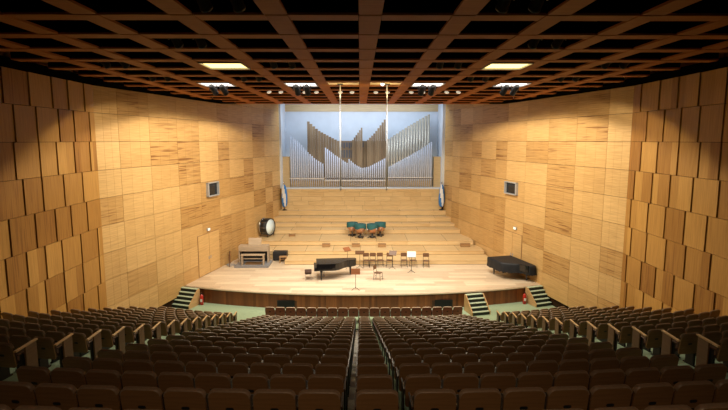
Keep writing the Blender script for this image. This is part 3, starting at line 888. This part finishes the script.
def timber_run(x0, x1, n, prof, y):
    w = (x1 - x0) / n
    for k in range(n):
        x = x0 + w * (k + .5); top = interp(prof, x) - NB
        mb = MB(); mb.box(-w*.45, w*.45, -.12, .12, .45, top, random.random(), 0, None, random.random()*9)
        mb.prism([(-.04, -.04), (.04, -.04), (.04, .04), (-.04, .04)], 0, .45, .5)
        mb.box(-w*.3, w*.3, -.125, -.12, .6, .72, 0, 1)
        mb.build('timber_pipe', [M['pipewood'], M['pipemouth']], org, (x, y - 44.9, 0))
timber_run(-4.95, -2.05, 12, [(-4.95, 11.25), (-3.9, 10.32), (-2.85, 9.76), (-2.05, 9.36)], 45.5)
timber_run(-.92, .03, 6, [(-.92, 9.4), (.03, 10.7)], 45.5)
timber_run(.42, 2.12, 9, [(.42, 9.42), (1.2, 10.2), (2.12, 11.45)], 45.5)
# swell box between the pipe towers, with dark shutter openings
mb = MB()
mb.box(-2.05, 2.2, 45.75, 46.6, NB + .02, 9.42, .4)
for k in range(9): mb.box(-1.95 + k * .24, -1.79 + k * .24, 45.735, 45.75, 8.85 - (k % 2) * .1, 9.28, 0, 1)
for k in range(5): mb.box(-1.95 + k * .24, -1.79 + k * .24, 45.735, 45.75, 7.9, 8.6, 0, 1)
b = mb.build('swell_box', [M['pipewood'], M['pipemouth']], org, (0, -44.9, -NB))
for x0, x1, z, nm in ((-6.48, -3.38, 6.10, 0), (-3.36, 2.24, 5.90, 0), (2.28, 6.28, 6.19, 0)):
    mb = MB(); mb.box(x0, x1, 44.46, 44.50, z - .03, z + .03); mb.build('pipe_rail', M['white'], org, (0, -44.9, -NB))
mb = MB(); mb.box(-6.45, 6.28, 44.95, 45.2, NB + .02, 6.15, .6); mb.build('wind_chest', M['nichetan'], org, (0, -44.9, -NB))

# ------------------------------------------------------------------ wall fittings
ANG = math.atan(SLOPE)
def wall_T(s, y, z):
    """frame on a side wall: x along the wall towards the stage, -y out into the hall"""
    if s < 0: return M3(rz=PI/2 - ANG, loc=(-half(y), y, z)) @ Matrix.Scale(1, 4)
    return M3(rz=-(PI/2 - ANG), loc=(half(y), y, z))
for s, (ya, yb), (za, zb), nm in ((-1, (31.75, 33.15), (5.88, 6.80), 'window_1'), (1, (31.9, 33.4), (5.95, 6.78), 'window_2')):
    T = wall_T(s, (ya + yb) / 2, za); w = (yb - ya) * 1.02; h = zb - za
    o = bpy.data.objects.new(nm, None); COL.objects.link(o); struct(o)
    mb = MB()
    # deep metal frame standing proud of the panelling, dark booth glass inside
    fr = .065
    for b in ((-w/2, -w/2 + fr, 0, h), (w/2 - fr, w/2, 0, h), (-w/2, w/2, 0, fr), (-w/2, w/2, h - fr, h)):
        mb.box(b[0], b[1], -.16, .02, b[2], b[3], .5, 0, T)
    mb.build('window_frame', M['grey'], o)
    mb = MB(); mb.box(-w/2 + fr, w/2 - fr, -.012, .0, fr, h - fr, .5, 0, T); mb.build('pane', M['glass'], o)
    mb = MB(); x = -w/2 + fr if s < 0 else w/2 - fr
    d = .30 if s < 0 else -.30
    mb.box(min(x, x + d * .8), max(x, x + d * .8), -.05, -.012, fr, h - fr, .5, 0, T); mb.build('shutter', M['grey'], o)
for s, y0, y1, zt, nm in ((-1, 30.5, 33.1, 3.55, 'door_1'), (1, 31.2, 33.4, 3.45, 'door_2')):
    T = wall_T(s, (y0 + y1) / 2, STZ); w = (y1 - y0) * 1.02; h = zt - STZ
    o = bpy.data.objects.new(nm, None); COL.objects.link(o); struct(o)
    for a, b in ((-w/2, -.01), (.01, w/2)):
        mb = MB(); mb.box(a + .01, b - .01, -.035, .0, .05, h, random.uniform(.9, 1), 0, T, random.random() * 9); lf = mb.build('door_leaf', M['wall'], o)
        xx = -.12 if b <= 0 else .12
        mb = MB(); mb.box(xx - .015, xx + .015, -.075, -.035, .95, 1.15, .5, 0, T); mb.build('door_handle', M['grey'], lf)
    mb = MB()
    for b in ((-w/2 - .03, -w/2, 0, h + .03), (w/2, w/2 + .03, 0, h + .03), (-w/2, w/2, h, h + .03)): mb.box(b[0], b[1], -.02, .0, b[2], b[3], .2, 0, T)
    mb.build('door_frame', M['box'], o)
    t = thing('exit_sign', f"small white lit sign above the stage door in the {'left' if s < 0 else 'right'} wall", 'sign', (0, 0, 0), 0, None)
    T2 = wall_T(s, (31.75 if s < 0 else 32.0), 3.72); t.matrix_world = T2
    mb = MB(); mb.box(-.15, .15, -.09, -.005, 0, .17); mb.build('housing', M['grey'], t)
    mb = MB(); mb.box(-.135, .135, -.096, -.09, .015, .155); mb.build('face', M['sign'], t)
# handrail at the stage's left edge
t = thing('handrail', 'short wooden handrail at the left wall beside the organ console', 'handrail', (-9.18, 33.75, STZ), ANG)
mb = MB(); mb.box(-.03, .03, -.55, .55, .82, .90, .6); mb.build('rail', M['chairwood'], t)
for q in (-.5, .5):
    mb = MB(); mb.box(-.025, .025, q - .025, q + .025, 0, .82); mb.build('post', M['chairwood'], t)

# ------------------------------------------------------------------ ceiling fittings
def cell_light(x, y, mat, label, dz=-.03, grp='lit ceiling panels'):
    t = thing('ceiling_light', label, 'ceiling light', (x, y, CEIL + dz), 0, grp)
    wx, wy = MOD/2 - BW/2 - .015, (MOD - CW) / 2 - .01
    mb = MB(); mb.box(-wx + .04, wx - .04, -wy + .04, wy - .04, .05, .07); mb.build('diffuser', mat, t)
    mb = MB()
    for b in ((-wx, -wx + .04, -wy, wy), (wx - .04, wx, -wy, wy), (-wx, wx, -wy, -wy + .04), (-wx, wx, wy - .04, wy)): mb.box(*b, .0, .10)
    mb.build('frame', M['grey'], t)
    return t
CY = lambda k: 8.16 + MOD * k + CW + (MOD - CW) / 2      # middle of the k-th cell along the hall
cell_light(-4.5, CY(4), M['lit_warm'], 'glowing yellow ceiling panel over the left side of the hall, nearest the camera')
cell_light(4.5, CY(4), M['lit_warm'], 'glowing yellow ceiling panel over the right side of the hall, nearest the camera')
for x, w in ((-6.3, 'far left'), (-2.7, 'left of the centre beam'), (2.7, 'right of the centre beam'), (6.3, 'far right')):
    cell_light(x, CY(7), M['lit_white'], f"bright white ceiling panel behind black spotlights, {w}")
def spotlight(label, loc, aim, r=.13, lit=False):
    t = thing('spotlight', label, 'spotlight', loc, 0, 'ceiling spotlights')
    d = (Vector(aim) - Vector(loc)).normalized(); T = d.to_track_quat('Z', 'Y').to_matrix().to_4x4()
    mb = MB(); mb.lathe([(r * .7, -.24), (r, -.16), (r, .20), (r * 1.08, .21), (r * 1.08, .25)], 14, T); mb.build('body', M['blackmat'], t)
    mb = MB(); mb.lathe([(0.001, .252), (r * .95, .252), (r * .95, .262), (.001, .262)], 14, T); mb.build('lens', M['lens'] if lit else M['glass'], t)
    mb = MB(); mb.box(-r - .05, -r - .02, -.02, .02, -.05, .33); mb.box(r + .02, r + .05, -.02, .02, -.05, .33); mb.box(-r - .05, r + .05, -.02, .02, .33, .36); mb.build('yoke', M['blackmat'], t)
    return t
for k, xs_, w in ((0, (-2.7, 2.7), 'nearest the camera'), (2, (-4.5, 4.5), 'second row'), (4, (-2.7, 2.7, -8.1, 8.1), 'beside the yellow panels'), (6, (-4.5, 4.5, -8.1, 8.1), 'third row')):
    for x in xs_:
        y = CY(k)
        t = thing('spotlight_plate', f"brown plate above two dark spotlights in a ceiling cell, {w}, {'left' if x < 0 else 'right'} {'outer' if abs(x) > 8 else 'inner'}", 'plate', (x, y, CEIL + .34), 0, 'plates above ceiling spotlights')
        mb = MB(); mb.box(-.66, .66, -.72, .72, 0, .03, .3); mb.build('board', M['beam'], t)
        mb = MB(); mb.box(-.6, .6, -.02, .02, -.03, 0); mb.build('bar', M['blackmat'], t)
        for q in (-.3, .3):
            spotlight(f"black ceiling spotlight, {w}, {'left' if x < 0 else 'right'} {'outer' if abs(x) > 8 else 'inner'} cell, {'left' if q < 0 else 'right'} of its pair", (x + q, y, CEIL + .16), (x * .5, y + 14, 1), .11)
for x in (-6.3, -2.7, 2.7, 6.3):
    for q in (-.22, .22):
        spotlight(f"black spotlight silhouetted before the white ceiling panel, {'left' if x < 0 else 'right'} {'outer' if abs(x) > 4 else 'inner'}, {'left' if q < 0 else 'right'} of its pair", (x + q, CY(7) + .2, CEIL - .20), (x * .4, 34, 1), .12)
for x in (-4.5, -2.7, -.9, .9, 2.7, 4.5):
    for q in (-.3, .3):
        side = 'left' if x < 0 else 'right'
        c = {.9: 'beside the centre beam', 2.7: 'second cell from the centre beam', 4.5: 'third cell from the centre beam'}[abs(x)]
        spotlight(f"shining spotlight near the stage, {side}, {c}, {'left one' if q < 0 else 'right one'}", (x + q, CY(9) + .1, CEIL + .22), (x * .5, 22, 5), .12, True)
# golden boards over the two cells from which the white rods hang
for s in (-1, 1):
    t = thing('recess_board', f"golden wooden board above the ceiling cell {'left' if s < 0 else 'right'} of the centre beam", 'board', (s * .9, CY(7), CEIL + .04), 0, 'boards over the rod cells')
    mb = MB(); mb.box(-.66, .66, -.67, .67, 0, .03, .95); mb.build('board', M['tier'], t)
    mb = MB(); mb.box(-.6, .6, -.62, -.58, -.04, 0, .3); mb.build('batten', M['beam'], t)
    x, zb = (-1.05, 7.45) if s < 0 else (.97, 7.45)
    t = thing('hanging_rod', f"thin white rod hanging from the ceiling {'left' if s < 0 else 'right'} of the centre beam", 'rod', (x, 22.0, zb), 0, 'white rods hanging before the organ')
    mb = MB(); mb.tube((0, 0, 0), (0, 0, CEIL - zb), .03, 8); mb.build('rod', M['white'], t)
    mb = MB(); mb.box(-.12, .12, -.10, .10, CEIL - zb, CEIL - zb + .16); mb.build('bracket', M['blackmat'], t)
    if s > 0:
        mb = MB(); mb.lathe([(.03, 0), (.075, .04), (.085, .10), (.05, .16)], 12, M3(loc=(-.2, 0, CEIL - zb - .05))); mb.build('lamp', M['lit_white'], t)
    mb = MB(); mb.tube((0, 0, -.16), (0, 0, 0), .03, 8); mb.build('microphone', M['grey'], t)

# ------------------------------------------------------------------ lights
def spot(name, loc, aim, power, angle, blend=.3, col=(1, .82, .58), size=.25):
    l = bpy.data.lights.new(name, 'SPOT'); l.energy = power; l.spot_size = R(angle); l.spot_blend = blend
    l.color = col; l.shadow_soft_size = size
    o = bpy.data.objects.new(name, l); COL.objects.link(o); o.location = loc
    d = Vector(aim) - Vector(loc); o.rotation_euler = d.to_track_quat('-Z', 'Y').to_euler()
    return o
def area(name, loc, aim, power, sx, sy, col=(1, .85, .6), spread=180):
    l = bpy.data.lights.new(name, 'AREA'); l.energy = power; l.shape = 'RECTANGLE'; l.size = sx; l.size_y = sy
    l.color = col; l.spread = R(spread)
    o = bpy.data.objects.new(name, l); COL.objects.link(o); o.location = loc
    d = Vector(aim) - Vector(loc); o.rotation_euler = d.to_track_quat('-Z', 'Y').to_euler()
    return o
WARM = (1, .84, .60); NEUT = (1, .935, .84)
for x in (-4.5, -2.7, -.9, .9, 2.7, 4.5):      # the stage wash from the shining row of spotlights
    spot('stage_wash', (x, CY(9) + .45, CEIL - .25), (x * 1.1, 33.0, .9), 900, 75, .6, NEUT)
for x in (-4.5, -1.6, 1.6, 4.5):
    spot('stage_front_wash', (x, CY(6), CEIL - .3), (x * .8, 32.0, .9), 620, 62, .7, NEUT)
for s in (-1, 1):                              # downlights that graze the side walls
    spot('wall_wash', (s * 8.1, 20.9, CEIL - .06), (s * 8.3, 24.2, 0), 700, 150, .14, WARM, .2)
    spot('wall_wash', (s * 5.6, 25.4, CEIL - .06), (s * 5.9, 26.6, 0), 2700, 158, .12, (1, .88, .68), .2)
    spot('wall_wash', (s * 4.5, 30.9, CEIL - .06), (s * 4.6, 31.0, 0), 1400, 160, .15, WARM, .2)
    area('panel_glow', (s * 4.5, CY(4), CEIL - .08), (s * 4.5, CY(4) + .8, 0), 40, 1.3, 1.3, (1, .84, .5))
    spot('rod_lamp', (s * .95, 21.5, CEIL - .55), (s * .9, 21.95, CEIL), 45, 120, .5, (1, .80, .42), .05)
area('rear_fill', (0, -3.6, 12.4), (0, 12, 5.5), 100, 5, .6, (1, .72, .46), 75)  # unseen fill, added behind the camera to lift the seat backs
area('niche_light', (0, 43.5, NT - .3), (0, 46.4, 8.4), 450, 12, .3, (.72, .85, 1))

w = bpy.data.worlds.new('dim hall air'); scene.world = w; w.use_nodes = True
w.node_tree.nodes['Background'].inputs['Color'].default_value = (.004, .003, .002, 1)

# ------------------------------------------------------------------ camera
cam = bpy.data.cameras.new('camera'); co = bpy.data.objects.new('camera', cam); COL.objects.link(co)
cam.sensor_width = 36; cam.lens = 36 * 500 / 728; cam.clip_end = 200
co.location = (CAMX, 0, CAMZ)
co.rotation_euler = (PI / 2 - math.atan(65 / 500), 0, -math.atan(4 / 500))
scene.camera = co
vs = scene.view_settings
scene.display_settings.display_device = 'sRGB'
vs.view_transform = 'Standard'; vs.look = 'None'; vs.exposure = 0; vs.gamma = 1; vs.use_curve_mapping = False
scene.cycles.use_denoising = True
scene.cycles.max_bounces = 8
scene.cycles.diffuse_bounces = 5
scene.cycles.sample_clamp_indirect = 6
